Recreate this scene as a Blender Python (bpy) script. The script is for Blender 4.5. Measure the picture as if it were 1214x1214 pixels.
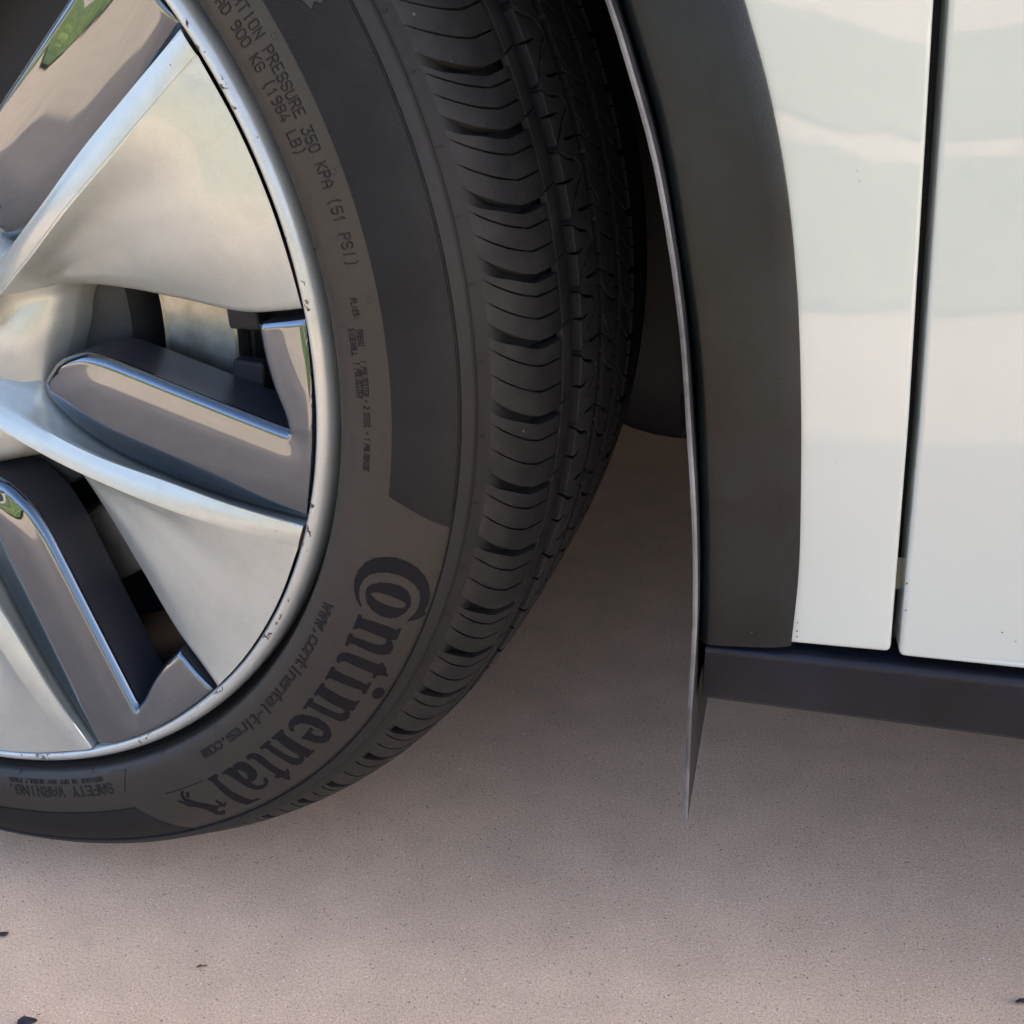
import bpy, bmesh, math, random
import numpy as np
from mathutils import Matrix, Vector
from mathutils.geometry import tessellate_polygon
random.seed(7); rng = np.random.default_rng(7)
scene = bpy.context.scene
for o in list(bpy.data.objects): bpy.data.objects.remove(o)
col = scene.collection
R_ = math.radians

# ------------------------------------------------------------------ camera
cd = bpy.data.cameras.new('camera'); cam = bpy.data.objects.new('camera', cd); col.objects.link(cam)
right = Vector((0.98741, 0.15613, -0.02544)); up = Vector((-0.04459, 0.42900, 0.90220)); fwd = Vector((-0.15178, 0.88971, -0.43056))
m = Matrix.Identity(4)
for i in range(3):
    m[i][0] = right[i]; m[i][1] = up[i]; m[i][2] = -fwd[i]
m.translation = Vector((0.39685, -0.62738, 0.51443))
cam.matrix_world = m
cd.lens = 42.514; cd.sensor_width = 36; cd.sensor_fit = 'HORIZONTAL'; cd.clip_start = 0.01; cd.clip_end = 500
scene.camera = cam

# ------------------------------------------------------------------ sky, sun, exposure
SUN_EL, SUN_AZ = R_(24), R_(-68)      # azimuth measured from +Y (behind the car) towards -X
w = bpy.data.worlds.new('World'); scene.world = w; w.use_nodes = True
nt = w.node_tree; bg = nt.nodes['Background']
sky = nt.nodes.new('ShaderNodeTexSky'); sky.sky_type = 'NISHITA'; sky.sun_disc = False
sky.sun_elevation = SUN_EL; sky.sun_rotation = -SUN_AZ
sky.air_density = 0.5; sky.dust_density = 4; sky.ozone_density = 0.5
nt.links.new(sky.outputs[0], bg.inputs[0]); bg.inputs[1].default_value = .15
sd = bpy.data.lights.new('sun', 'SUN'); sd.energy = 3; sd.angle = R_(0.53); sd.color = (1.0, 0.92, 0.74)
sun = bpy.data.objects.new('sun', sd); col.objects.link(sun)
sdir = Vector((-math.sin(SUN_AZ) * math.cos(SUN_EL), math.cos(SUN_AZ) * math.cos(SUN_EL), math.sin(SUN_EL)))
sun.rotation_euler = sdir.to_track_quat('Z', 'Y').to_euler(); sun.location = sdir * 30
vs = scene.view_settings
vs.view_transform = 'Standard'; vs.look = 'None'; vs.gamma = 1.0; vs.exposure = 2.48; vs.use_curve_mapping = False
scene.render.engine = 'CYCLES'
scene.cycles.max_bounces = 8

# ------------------------------------------------------------------ helpers
def mat(name, base, rough=0.5, metal=0.0, spec=0.5, coat=0.0, coat_rough=0.05):
    mt = bpy.data.materials.new(name); mt.use_nodes = True
    b = mt.node_tree.nodes['Principled BSDF']
    b.inputs['Base Color'].default_value = (*base, 1); b.inputs['Roughness'].default_value = rough
    b.inputs['Metallic'].default_value = metal; b.inputs['Specular IOR Level'].default_value = spec
    b.inputs['Coat Weight'].default_value = coat; b.inputs['Coat Roughness'].default_value = coat_rough
    return mt, mt.node_tree, b
class N:
    """tiny node helper"""
    def __init__(s, tree): s.t = tree
    def new(s, kind, **kw):
        n = s.t.nodes.new(kind)
        for k, v in kw.items():
            if k.startswith('i_'):
                n.inputs[int(k[2:])].default_value = v
            else: setattr(n, k, v)
        return n
    def link(s, a, b): s.t.links.new(a, b)
    def coords(s, which='Object'):
        return s.new('ShaderNodeTexCoord').outputs[which]
    def noise(s, vec, scale, detail=4, rough=0.55):
        n = s.new('ShaderNodeTexNoise'); n.inputs['Scale'].default_value = scale
        n.inputs['Detail'].default_value = detail; n.inputs['Roughness'].default_value = rough
        s.link(vec, n.inputs['Vector']); return n.outputs['Fac']
    def voro(s, vec, scale, feature='F1'):
        n = s.new('ShaderNodeTexVoronoi'); n.feature = feature; n.inputs['Scale'].default_value = scale
        s.link(vec, n.inputs['Vector']); return n.outputs
    def ramp(s, fac, stops):
        n = s.new('ShaderNodeValToRGB'); el = n.color_ramp.elements
        el[0].position, el[0].color = stops[0][0], (*stops[0][1], 1)
        el[1].position, el[1].color = stops[-1][0], (*stops[-1][1], 1)
        for p, c in stops[1:-1]:
            e = el.new(p); e.color = (*c, 1)
        s.link(fac, n.inputs[0]); return n.outputs[0]
    def mix(s, fac, a, b, mode='MIX'):
        n = s.new('ShaderNodeMix'); n.data_type = 'RGBA'; n.blend_type = mode
        for v, idx in ((fac, 0), (a, 6), (b, 7)):
            if isinstance(v, (int, float)): n.inputs[idx].default_value = v
            elif isinstance(v, tuple): n.inputs[idx].default_value = (*v, 1)
            else: s.link(v, n.inputs[idx])
        return n.outputs[2]
    def math(s, op, a, b=0.0, c=None):
        n = s.new('ShaderNodeMath'); n.operation = op
        for i, v in enumerate((a, b, c)):
            if v is None: continue
            if isinstance(v, (int, float)): n.inputs[i].default_value = v
            else: s.link(v, n.inputs[i])
        return n.outputs[0]
    def bump(s, height, strength, dist, bsdf):
        n = s.new('ShaderNodeBump'); n.inputs['Strength'].default_value = strength; n.inputs['Distance'].default_value = dist
        s.link(height, n.inputs['Height']); s.link(n.outputs[0], bsdf.inputs['Normal']); return n
g3 = lambda v: (v, v, v)

def obj(name, verts, faces, material, parent=None, smooth=True, angle=None, uv=None):
    me = bpy.data.meshes.new(name)
    me.from_pydata([tuple(map(float, v)) for v in verts], [], [tuple(int(i) for i in f) for f in faces])
    me.validate(); me.update()
    if uv is not None:
        l = me.uv_layers.new(name='UVMap'); 
        for lp in me.loops: l.data[lp.index].uv = uv[lp.vertex_index]
    me.materials.append(material)
    if smooth:
        me.polygons.foreach_set('use_smooth', [True] * len(me.polygons))
        if angle: me.set_sharp_from_angle(angle=R_(angle))
    o = bpy.data.objects.new(name, me); col.objects.link(o)
    if parent: o.parent = parent
    return o
def tag(o, label=None, cat=None, group=None, kind=None):
    if label: o['label'] = label
    if cat: o['category'] = cat
    if group: o['group'] = group
    if kind: o['kind'] = kind
    return o
def bevel(o, width, seg=3, ang=40):
    b = o.modifiers.new('bevel', 'BEVEL'); b.width = width; b.segments = seg; b.limit_method = 'ANGLE'; b.angle_limit = R_(ang)
    b.harden_normals = False
    return o
def grid_faces(nu, nv, wrap=False, base=0, flip=False):
    f = []
    for i in range(nu if wrap else nu - 1):
        for j in range(nv - 1):
            a = base + i * nv + j; b = base + ((i + 1) % nu) * nv + j
            q = (a, b, b + 1, a + 1); f.append(q[::-1] if flip else q)
    return f
def catmull(P, n):
    """resample a polyline of control points smoothly into n points (uniform in chord length)"""
    P = np.asarray(P, float); d = np.r_[0, np.cumsum(np.linalg.norm(np.diff(P, axis=0), axis=1))]
    t = np.linspace(0, d[-1], n) if np.isscalar(n) else np.asarray(n) * d[-1]
    # tangents (finite difference) -> cubic hermite
    m_ = np.gradient(P, d, axis=0) if len(P) > 2 else np.repeat([(P[1] - P[0]) / d[-1]], 2, 0)
    k = np.clip(np.searchsorted(d, t, side='right') - 1, 0, len(P) - 2)
    h = (d[k + 1] - d[k])[:, None]; u = ((t - d[k])[:, None]) / h
    return ((2*u**3 - 3*u**2 + 1) * P[k] + (u**3 - 2*u**2 + u) * h * m_[k] + (-2*u**3 + 3*u**2) * P[k + 1] + (u**3 - u**2) * h * m_[k + 1])
def patch(ctrl, nu, nv):
    """smooth surface through a control net ctrl[row][column]; returns (nu*nv,3), row-major"""
    rows = np.array([catmull(r, nv) for r in ctrl])                    # each row resampled along columns
    return np.array([catmull(rows[:, j], nu) for j in range(nv)]).transpose(1, 0, 2)
def lathe(prof, n, th0=0.0, th1=2 * math.pi, P=None):
    """prof: (r,s) list.  returns verts, faces in wheel axes"""
    full = abs(th1 - th0 - 2 * math.pi) < 1e-6
    ths = np.linspace(th0, th1, n, endpoint=not full)
    v = [P(r, t, s) for t in ths for r, s in prof]
    return v, grid_faces(n, len(prof), wrap=full)
sstep = lambda x: np.clip(x, 0, 1) ** 2 * (3 - 2 * np.clip(x, 0, 1))

# ------------------------------------------------------------------ materials
def rubber(name, base, rough, bump=0.15, scale=900, stain=0.25):
    mt, t, b = mat(name, base, rough, spec=0.32); n = N(t); v = n.coords()
    a = n.noise(v, 16, 5); c = n.noise(v, 260, 3)
    f = n.mix(1.0, n.ramp(a, [(0.3, g3(1 - stain)), (0.7, g3(1 + stain * 0.6))]), n.ramp(c, [(0.3, g3(0.9)), (0.75, g3(1.1))]), 'MULTIPLY')
    n.link(n.mix(1.0, base, f, 'MULTIPLY'), b.inputs['Base Color'])
    n.bump(n.noise(v, scale, 2), bump, 0.0004, b)
    return mt
M = {}
M['rubber'] = rubber('sidewall_rubber', (0.0195, 0.0180, 0.0148), 0.45)
M['rubber'].node_tree.nodes['Principled BSDF'].inputs['Specular IOR Level'].default_value = 0.45
M['rubber_dark'] = rubber('moulded_letter_rubber', (0.0045, 0.0045, 0.006), 0.75, 0.4, 2200); M['rubber_dark'].node_tree.nodes['Principled BSDF'].inputs['Specular IOR Level'].default_value = 0.2
M['print'] = rubber('small_letter_rubber', (0.0110, 0.0105, 0.0100), 0.62, 0.1); M['print'].node_tree.nodes['Principled BSDF'].inputs['Specular IOR Level'].default_value = 0.25  # darker than the sidewall: shadow of the raised strokes put into the colour
# tread rubber: dusty with pale grit specks
mt, t, b = mat('tread_rubber', (0.022, 0.021, 0.020), 0.62, spec=0.4); n = N(t); v = n.coords()
vo = n.voro(v, 140); spk = n.math('MULTIPLY', n.math('LESS_THAN', vo['Distance'], 0.09), n.math('GREATER_THAN', n.noise(v, 60, 2), 0.66))
dust = n.ramp(n.noise(v, 45, 6, 0.65), [(0.40, (0.009, 0.0085, 0.0085)), (0.72, (0.026, 0.024, 0.021))])
n.link(n.mix(n.math('MULTIPLY', spk, 0.6), dust, (0.16, 0.145, 0.12)), b.inputs['Base Color'])
n.bump(n.noise(v, 700, 3), 0.25, 0.0005, b); M['tread'] = mt
M['rib_top'] = rubber('lightened_rib_rubber', (0.046, 0.044, 0.041), 0.7)  # rib tops lightened in colour, standing in for light they miss
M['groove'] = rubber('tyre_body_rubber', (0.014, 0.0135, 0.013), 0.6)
M['groove_side'] = rubber('groove_shade_rubber', (0.005, 0.005, 0.006), 0.7)  # near-black colour puts shade into the groove walls and sipes
# serrated sidewall band: fine slanted ridges
mt, t, b = mat('serrated_rubber', (0.0165, 0.0165, 0.0165), 0.6, spec=0.22); n = N(t); uv = n.coords('UV')
wv = n.new('ShaderNodeTexWave'); wv.wave_type = 'BANDS'; wv.bands_direction = 'DIAGONAL'; wv.wave_profile = 'SIN'
wv.inputs['Scale'].default_value = 620; n.link(uv, wv.inputs['Vector'])
n.bump(wv.outputs['Fac'], 0.35, 0.0003, b)
n.link(n.mix(1.0, (0.0095, 0.0096, 0.0096), n.ramp(n.noise(n.coords(), 30, 5), [(0.3, g3(0.8)), (0.7, g3(1.25))]), 'MULTIPLY'), b.inputs['Base Color'])
M['serrated'] = mt
# silver paint of the spokes
def silver(name, base, rough, chips=False):
    mt, t, b = mat(name, base, rough, metal=0.5, coat=0.55, coat_rough=0.04); n = N(t); v = n.coords()
    fl = n.ramp(n.noise(v, 2600, 2), [(0.35, g3(0.93)), (0.65, g3(1.05))])
    dirt = n.ramp(n.noise(v, 55, 7, 0.7), [(0.30, g3(0.90)), (0.55, g3(1.0))])
    c = n.mix(1.0, n.mix(1.0, base, fl, 'MULTIPLY'), dirt, 'MULTIPLY')
    # hair scratches and specks of brake dust
    vd = n.voro(v, 130)
    sp = n.math('MULTIPLY', n.math('LESS_THAN', vd['Distance'], 0.055), n.math('GREATER_THAN', n.noise(v, 70, 2), 0.6))
    c = n.mix(n.math('MULTIPLY', sp, 0.7), c, (0.10, 0.09, 0.08))
    if chips:
        sx = n.new('ShaderNodeSeparateXYZ'); n.link(v, sx.inputs[0])
        r2 = n.math('ADD', n.math('POWER', sx.outputs[0], 2.0), n.math('POWER', sx.outputs[2], 2.0)); r = n.math('SQRT', r2)
        band = n.math('MULTIPLY', n.math('GREATER_THAN', r, 0.2514), n.math('LESS_THAN', r, 0.2548))
        mp = n.new('ShaderNodeMapping'); n.link(v, mp.inputs[0]); mp.inputs['Scale'].default_value = (1, 1, 1)
        wn = n.noise(v, 190, 5, 0.6); wl = n.noise(v, 24, 2)
        ch = n.math('GREATER_THAN', n.math('ADD', wn, n.math('MULTIPLY', wl, 0.55)), 0.925)
        ch = n.math('MULTIPLY', ch, band)
        fine = n.math('MULTIPLY', n.math('GREATER_THAN', n.noise(v, 900, 3), 0.63), n.math('LESS_THAN', r, 0.2526))
        c = n.mix(ch, c, n.ramp(n.noise(v, 600, 2), [(0.4, (0.035, 0.028, 0.022)), (0.7, (0.30, 0.26, 0.20))]))
        c = n.mix(n.math('MULTIPLY', fine, 0.5), c, (0.20, 0.17, 0.12))
        n.link(n.math('SUBTRACT', 0.45, n.math('MULTIPLY', ch, 0.4)), b.inputs['Metallic'])
        n.link(n.math('ADD', rough, n.math('MULTIPLY', ch, 0.5)), b.inputs['Roughness'])
        n.bump(n.math('SUBTRACT', 1.0, ch), 0.6, 0.0005, b)
    n.link(c, b.inputs['Base Color'])
    return mt
M['silver'] = silver('silver_wheel_paint', (0.475, 0.505, 0.46), 0.38)
M['rimlip'] = silver('rim_lip_paint', (0.50, 0.53, 0.50), 0.36, True)
mt, t, b = mat('gloss_grey_insert', (0.118, 0.150, 0.185), 0.035, metal=0.9, coat=0.6, coat_rough=0.02); n = N(t); v = n.coords()
sm = n.ramp(n.noise(v, 40, 6, 0.7), [(0.35, g3(0.012)), (0.75, g3(0.04))]); n.link(sm, b.inputs['Roughness'])
vd = n.voro(v, 170); sp = n.math('MULTIPLY', n.math('LESS_THAN', vd['Distance'], 0.05), n.math('GREATER_THAN', n.noise(v, 60, 2), 0.58))
n.link(n.mix(sp, (0.118, 0.150, 0.185), (0.42, 0.40, 0.37)), b.inputs['Base Color'])
M['insert'] = mt
M['barrel'] = mat('rim_barrel_paint', (0.035, 0.035, 0.036), 0.5, metal=0.3)[0]
M['wall'] = mat('insert_side_dark', (0.05, 0.052, 0.06), 0.30, metal=0.3)[0]  # dark colour stands in for the dark reflection in these walls
mt, t, b = mat('brake_disc_steel', (0.42, 0.40, 0.34), 0.42, metal=0.85); n = N(t); v = n.coords()
n.link(n.ramp(n.noise(v, 90, 6), [(0.3, (0.34, 0.31, 0.24)), (0.7, (0.52, 0.50, 0.44))]), b.inputs['Base Color']); M['disc'] = mt
M['cast'] = rubber('cast_iron', (0.05, 0.05, 0.047), 0.6)
# white paint
mt, t, b = mat('white_paint', (0.485, 0.52, 0.465), 0.42, spec=0.5, coat=1.0, coat_rough=0.03); n = N(t); v = n.coords()
d1 = n.ramp(n.noise(v, 3200, 2), [(0.3, g3(0.975)), (0.7, g3(1.02))])
d2 = n.ramp(n.noise(v, 9, 5), [(0.3, g3(0.97)), (0.7, g3(1.01))])
vd = n.voro(v, 210); sp = n.math('MULTIPLY', n.math('LESS_THAN', vd['Distance'], 0.06), n.math('GREATER_THAN', n.noise(v, 34, 3), 0.66))
c = n.mix(1.0, n.mix(1.0, (0.485, 0.52, 0.465), d1, 'MULTIPLY'), d2, 'MULTIPLY')
n.link(n.mix(n.math('MULTIPLY', sp, 0.75), c, (0.16, 0.14, 0.11)), b.inputs['Base Color']); M['white'] = mt
# grained black plastic
def plastic(name, base, rough, grain=1400, dirt=0.55):
    mt, t, b = mat(name, base, rough, spec=0.30); n = N(t); v = n.coords()
    d = n.ramp(n.noise(v, 14, 6, 0.65), [(0.35, g3(1 - dirt)), (0.7, g3(1 + dirt))])
    vd = n.voro(v, 160); sp = n.math('MULTIPLY', n.math('LESS_THAN', vd['Distance'], 0.05), n.math('GREATER_THAN', n.noise(v, 50, 2), 0.62))
    n.link(n.mix(n.math('MULTIPLY', sp, 0.6), n.mix(1.0, base, d, 'MULTIPLY'), (0.16, 0.15, 0.13)), b.inputs['Base Color'])
    n.bump(n.noise(v, grain, 3), 0.35, 0.0004, b)
    return mt
M['cladding'] = plastic('grained_cladding_plastic', (0.0085, 0.0115, 0.0125), 0.36)
M['sill'] = plastic('sill_plastic', (0.0070, 0.0092, 0.0160), 0.36, 1100)
M['flap'] = plastic('mud_flap_plastic', (0.030, 0.031, 0.036), 0.45, 1500)
M['flap_edge'] = plastic('lit_flap_edge', (0.17, 0.165, 0.16), 0.6, 1800)  # pale colour paints in the light that the thin edge catches
M['liner'] = plastic('arch_liner_plastic', (0.006, 0.006, 0.0075), 0.42, 300, 0.2)
M['seal'] = mat('door_seal_rubber', (0.012, 0.012, 0.014), 0.6)[0]
M['under'] = mat('underbody_coating', (0.010, 0.010, 0.011), 0.7)[0]
# concrete
mt, t, b = mat('driveway_concrete', (0.4, 0.36, 0.32), 0.85, spec=0.3); n = N(t); v = n.coords()
base = n.ramp(n.noise(v, 780, 3, 0.8), [(0.30, (0.50, 0.315, 0.20)), (0.5, (0.80, 0.565, 0.385)), (0.70, (0.94, 0.73, 0.545))])
big = n.ramp(n.noise(v, 3.2, 6, 0.6), [(0.32, g3(0.90)), (0.68, g3(1.05))])
mid = n.ramp(n.noise(v, 26, 5, 0.6), [(0.30, g3(0.93)), (0.65, g3(1.03))])
c = n.mix(1.0, n.mix(1.0, base, big, 'MULTIPLY'), mid, 'MULTIPLY')
vd = n.voro(v, 330); dk = n.math('MULTIPLY', n.math('LESS_THAN', vd['Distance'], 0.17), n.math('GREATER_THAN', n.noise(v, 210, 2), 0.555))
c = n.mix(n.math('MULTIPLY', dk, 0.75), c, (0.075, 0.065, 0.06))
vl = n.voro(n.math('ADD', 0, 0) if False else v, 271); lt = n.math('MULTIPLY', n.math('LESS_THAN', vl['Distance'], 0.15), n.math('GREATER_THAN', n.noise(v, 180, 2), 0.56))
c = n.mix(n.math('MULTIPLY', lt, 0.8), c, (0.93, 0.90, 0.86))
st = n.ramp(n.noise(v, 17, 6, 0.75), [(0.60, g3(0)), (0.72, g3(0.30))])
st2 = n.math('MULTIPLY', st, n.noise(v, 2.1, 2)); c = n.mix(st2, c, (0.16, 0.155, 0.17))
n.link(c, b.inputs['Base Color'])
hh = n.math('ADD', n.noise(v, 520, 4, 0.7), n.math('MULTIPLY', n.noise(v, 60, 3), 0.8)); n.bump(hh, 0.55, 0.0012, b)
M['concrete'] = mt
mt, t, b = mat('lawn_grass', (0.10, 0.13, 0.03), 0.7, spec=0.25); n = N(t); v = n.coords()
n.link(n.ramp(n.noise(v, 3.5, 8, 0.7), [(0.3, (0.085, 0.125, 0.032)), (0.55, (0.165, 0.195, 0.055)), (0.75, (0.28, 0.24, 0.10))]), b.inputs['Base Color']); M['grass'] = mt
M['leaf'] = rubber('dry_leaf', (0.05, 0.045, 0.05), 0.7)
M['leaf2'] = rubber('dry_twig', (0.16, 0.11, 0.05), 0.7)

# ------------------------------------------------------------------ the ground
def sheet(name, x0, x1, y0, y1, z, material, kind='structure'):
    o = obj(name, [(x0, y0, z), (x1, y0, z), (x1, y1, z), (x0, y1, z)], [(0, 1, 2, 3)], material, smooth=False)
    return tag(o, kind=kind)
sheet('driveway', -40, 40, -60, 60, 0.0, M['concrete'])
# lawn beyond the driveway (seen only as a reflection in the paint and the glossy wheel inserts)
lv, lf = [], []
def lawn_edge(x): return -1.50 - 0.22 * max(0.0, -0.6 - x) ** 0.9
for y_off, dep in ((0.0, 1.25), (-1.85, 5.0)):               # a strip, a bare path, then more lawn
    gx, gy = 110, 22; b0 = len(lv)
    for i in range(gx):
        for j in range(gy):
            x = -14 + 28 * i / (gx - 1); e = 0.13 * math.sin(x * 3.7) + 0.08 * math.sin(x * 9.1) + 0.06 * rng.normal()
            y = lawn_edge(x) + y_off - dep * (j / (gy - 1)) ** 1.2 + e * (j in (0, gy - 1))
            lv.append((x, y, 0.012 + 0.03 * rng.random()))
    lf += grid_faces(gx, gy, base=b0, flip=True)
bl = len(lv)
for k in range(9000):                                       # blades
    x = rng.uniform(-7, 7); y = lawn_edge(x) - rng.random() * 1.2; a = rng.uniform(0, 6.28); h = rng.uniform(0.04, 0.10); wd = 0.006
    i0 = len(lv); dx, dy = math.cos(a) * wd, math.sin(a) * wd; lx, ly = rng.normal(0, 0.025, 2)
    lv += [(x - dx, y - dy, 0.01), (x + dx, y + dy, 0.01), (x + lx, y + ly, h)]; lf.append((i0, i0 + 1, i0 + 2))
tag(obj('lawn', lv, lf, M['grass'], smooth=False), 'mown green lawn beyond the driveway, reflected in the paint', 'grass', kind='stuff')

# ------------------------------------------------------------------ the car
HUB = Vector((0, 0, 0.3455)); STEER = -0.1702
car = bpy.data.objects.new('car', None); col.objects.link(car); car.location = (0, 0, 0)
tag(car, 'white car with black arch cladding, silver and grey wheel and a long mud flap', 'car')
wheelmat = Matrix.Translation(HUB) @ Matrix.Rotation(STEER, 4, 'Z')

def D(p):
    """squash of the loaded tyre near the ground"""
    x, y, z = p
    if z < -0.16:
        w_ = min(1.0, (-z - 0.16) / 0.19) ** 2
        z = z + 0.0115 * w_; y = y * (1 + 0.022 * w_)
        z = max(z, -0.3448)
    return (x, y, z)
def P(r, th, s): return (r * math.cos(th), -s, r * math.sin(th))
def PD(r, th, s): return D(P(r, th, s))

# ---- tyre
_c = np.polyfit(np.array([0, .03, .0466, .058, .07, .082, .09, .097]) ** 2, [.355, .354, .3515, .349, .345, .338, .332, .3265], 3)
def surf(s):
    s = np.asarray(s, float); s = np.where(s < 0, s * 0.48, s)          # the inner shoulder stands squarer
    return np.polyval(_c, s ** 2)
SW = np.array([(.2585, .0920), (.2612, .0960), (.2632, .1030), (.2645, .1088), (.268, .1108), (.275, .1126), (.283, .1136), (.291, .1139), (.298, .1132), (.305, .1117), (.312, .1089), (.3185, .1046)])
_sw = catmull(SW, 160)
def side(r): return np.interp(r, _sw[:, 0], _sw[:, 1])
prof = [(.2520, .0850)] + [tuple(q) for q in catmull(SW, 46)]
prof += [(.3188, .1055), (.3194, .1059), (.3236, .1030), (.3242, .1022), (.3244, .1000), (.3256, .0988)]
S0 = 0.0955
def depth(s): return 0.0075 * sstep((S0 - abs(s)) / 0.019)
for s in np.r_[np.linspace(.0968, .075, 14), np.linspace(.072, -.072, 30), np.linspace(-.075, -.0968, 14)]:
    prof.append((float(surf(s)) - (depth(s) if abs(s) < S0 else 0), s))
prof += [(.350, -.0985), (.345, -.1015), (.336, -.1045)] + [(r, -float(side(r))) for r in np.linspace(.316, .2612, 18)] + [(.2500, -.085)]
v, f = lathe(prof, 360, P=PD)
tyre = obj('tyre', v, f, M['groove'], car, angle=50)
tyre.matrix_world = wheelmat
# the sidewall skin in its own rubber, 0.2 mm over the carcass
swp = [(r, float(side(r)) + 0.0002) for r in np.r_[np.linspace(.2630, .2655, 6), np.linspace(.268, .3183, 24)]]
v, f = lathe(swp, 360, P=PD); obj('sidewall', v, f, M['rubber'], tyre)
# raised rib at the shoulder
rp = [(.3186, .1046), (.3188, .1053), (.3194, .1056), (.3212, .1046), (.3236, .1030), (.3243, .1024), (.3246, .1005)]
v, f = lathe(rp, 360, P=PD); obj('shoulder_rib', v, f, M['print'], tyre, angle=50)

# pitch boundaries (angle of the lateral groove at s = 0.072), unequal as on a real tyre
low = [20.86, 16.64, 11.52, 6.66, 1.84, -4.02, -9.90, -15.62, -21.6, -26.5]
seq = [5.2, 5.7, 4.6, 5.9, 4.3, 5.1]
k = 0
while low[-1] > -95: low.append(low[-1] - seq[k % 6]); k += 1
high = [20.86]; k = 0
while high[-1] < 96: high.append(high[-1] + seq[(k * 5 + 1) % 6]); k += 1
bounds = high[:0:-1] + low                                  # descending
chev_s = np.array([.0300, .0481, .0568, .0615, .0686, .0748, .0806, .0868, .0948, .1000])
chev_t = np.array([1.30, 0.65, 0.20, -.03, -.10, .10, .50, 1.15, 2.30, 3.0])
def chev(s): return np.interp(s, chev_s, chev_t)
_cs = np.linspace(.03, .1, 60); _ct = catmull(np.c_[chev_s, chev_t], 200)
def chev(s): return np.interp(s, _ct[:, 0], _ct[:, 1])

def block(name, thf, depthf, ss, aa, skirt=0.0075, edge=0.00035):
    """one tread piece. aa: along the pitch 0..1, ss: axial positions, thf(a,s) angle deg, depthf(a_index, s) depth"""
    na, ns = len(aa), len(ss); V = np.zeros((na + 2, ns + 2, 3))
    for i in range(na + 2):
        ia = min(max(i - 1, 0), na - 1)
        for j in range(ns + 2):
            js = min(max(j - 1, 0), ns - 1); s = ss[js]
            d = depthf(ia, s)
            if ia in (0, na - 1) or js in (0, ns - 1): d += edge
            if i in (0, na + 1) or j in (0, ns + 1): d = max(d, float(depth(s)) + 0.0003) if skirt is None else max(d, min(skirt, float(depth(s)) + 0.0003))
            V[i, j] = PD(float(surf(s)) - d, R_(thf(aa[ia], s)), s)
    return obj(name, V.reshape(-1, 3), grid_faces(na + 2, ns + 2, flip=True), M['tread'], tyre, angle=38)

def shoulder(t0, t1, sign=1, fine=True):
    p = t0 - t1; g = 0.62 / p; h = 0.085 / p
    so = np.r_[np.linspace(.0953, .080, 12), np.linspace(.0775, .0575, 11)] if fine else np.linspace(.0953, .0575, 8)
    aa, cut = [], []
    for a, c in [(g, 0), (g + .004, 0), (.20, 0), (.33 - h, 0), (.33 - h + .001, 1), (.33 + h - .001, 1), (.33 + h, 0), (.45, 0), (.56, 0), (.665 - h, 0), (.665 - h + .001, 1), (.665 + h - .001, 1), (.665 + h, 0), (.8, 0), (.91, 0), (.996, 0), (1.0, 0)]:
        aa.append(a); cut.append(c)
    def thf(a, s):
        # the groove closes towards the outer end into the shallow box
        if a <= g + .0041: a = a + (0.38 / p) * float(sstep((abs(s) - .080) / .014))
        return t0 + float(chev(abs(s))) - a * p
    def df(i, s):
        return cut[i] * 0.0030 * float(sstep((S0 - .0004 - abs(s)) / .008)) if cut[i] else 0.0
    block('shoulder_block', thf, df, sign * so, aa if sign > 0 else aa)

def rail(t0, t1):
    p = t0 - t1; h = 0.07 / p
    ss = np.linspace(.0562, .0486, 5)
    block('narrow_rib_segment', lambda a, s: t0 + float(chev(s)) - a * p, lambda i, s: 0.0, ss, [h, .2, .4, .6, .8, 1 - h], skirt=0.0035)

def seg_d(px, py, poly):
    d = np.full(px.shape, 9.0)
    for (x0, y0), (x1, y1) in zip(poly[:-1], poly[1:]):
        l2 = (x1 - x0) ** 2 + (y1 - y0) ** 2; u = np.clip(((px - x0) * (x1 - x0) + (py - y0) * (y1 - y0)) / l2, 0, 1)
        d = np.minimum(d, np.hypot(px - x0 - u * (x1 - x0), py - y0 - u * (y1 - y0)))
    return d
def rib(name, t0, t1, s_out, s_in, sipes, na=80, ns=56):
    """tread rib segment with curved sipes; sipe points are (fraction of pitch, s)"""
    p = t0 - t1
    aa = np.linspace(0, 1, na); ss = np.linspace(s_out, s_in, ns)
    A, Sg = np.meshgrid(aa, ss, indexing='ij')
    X = A * R_(p) * 0.354 * 1000; Y = Sg * 1000
    d = np.full(A.shape, 9.0)
    for sp, wd in sipes:
        c = catmull([(a * R_(p) * 354, s * 1000) for a, s in sp], 24)
        d = np.minimum(d, seg_d(X, Y, c) / (wd * 0.95))
    dep = 0.0042 * (1 - sstep((d - 0.45) / 0.5))
    V = np.zeros((na + 2, ns + 2, 3))
    for i in range(na + 2):
        for j in range(ns + 2):
            ia = min(max(i - 1, 0), na - 1); js = min(max(j - 1, 0), ns - 1); dd = dep[ia, js]
            if js in (0, ns - 1): dd = max(dd, .0003)
            if j in (0, ns + 1): dd = 0.0076
            V[i, j] = PD(float(surf(ss[js])) - dd, R_(t0 - aa[ia] * p), ss[js])
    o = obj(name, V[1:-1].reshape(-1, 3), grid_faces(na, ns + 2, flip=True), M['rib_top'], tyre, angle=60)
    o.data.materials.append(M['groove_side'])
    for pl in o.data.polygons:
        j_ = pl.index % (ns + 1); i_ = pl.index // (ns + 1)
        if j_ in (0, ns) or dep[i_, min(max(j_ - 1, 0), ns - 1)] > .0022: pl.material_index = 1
    return o
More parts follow.
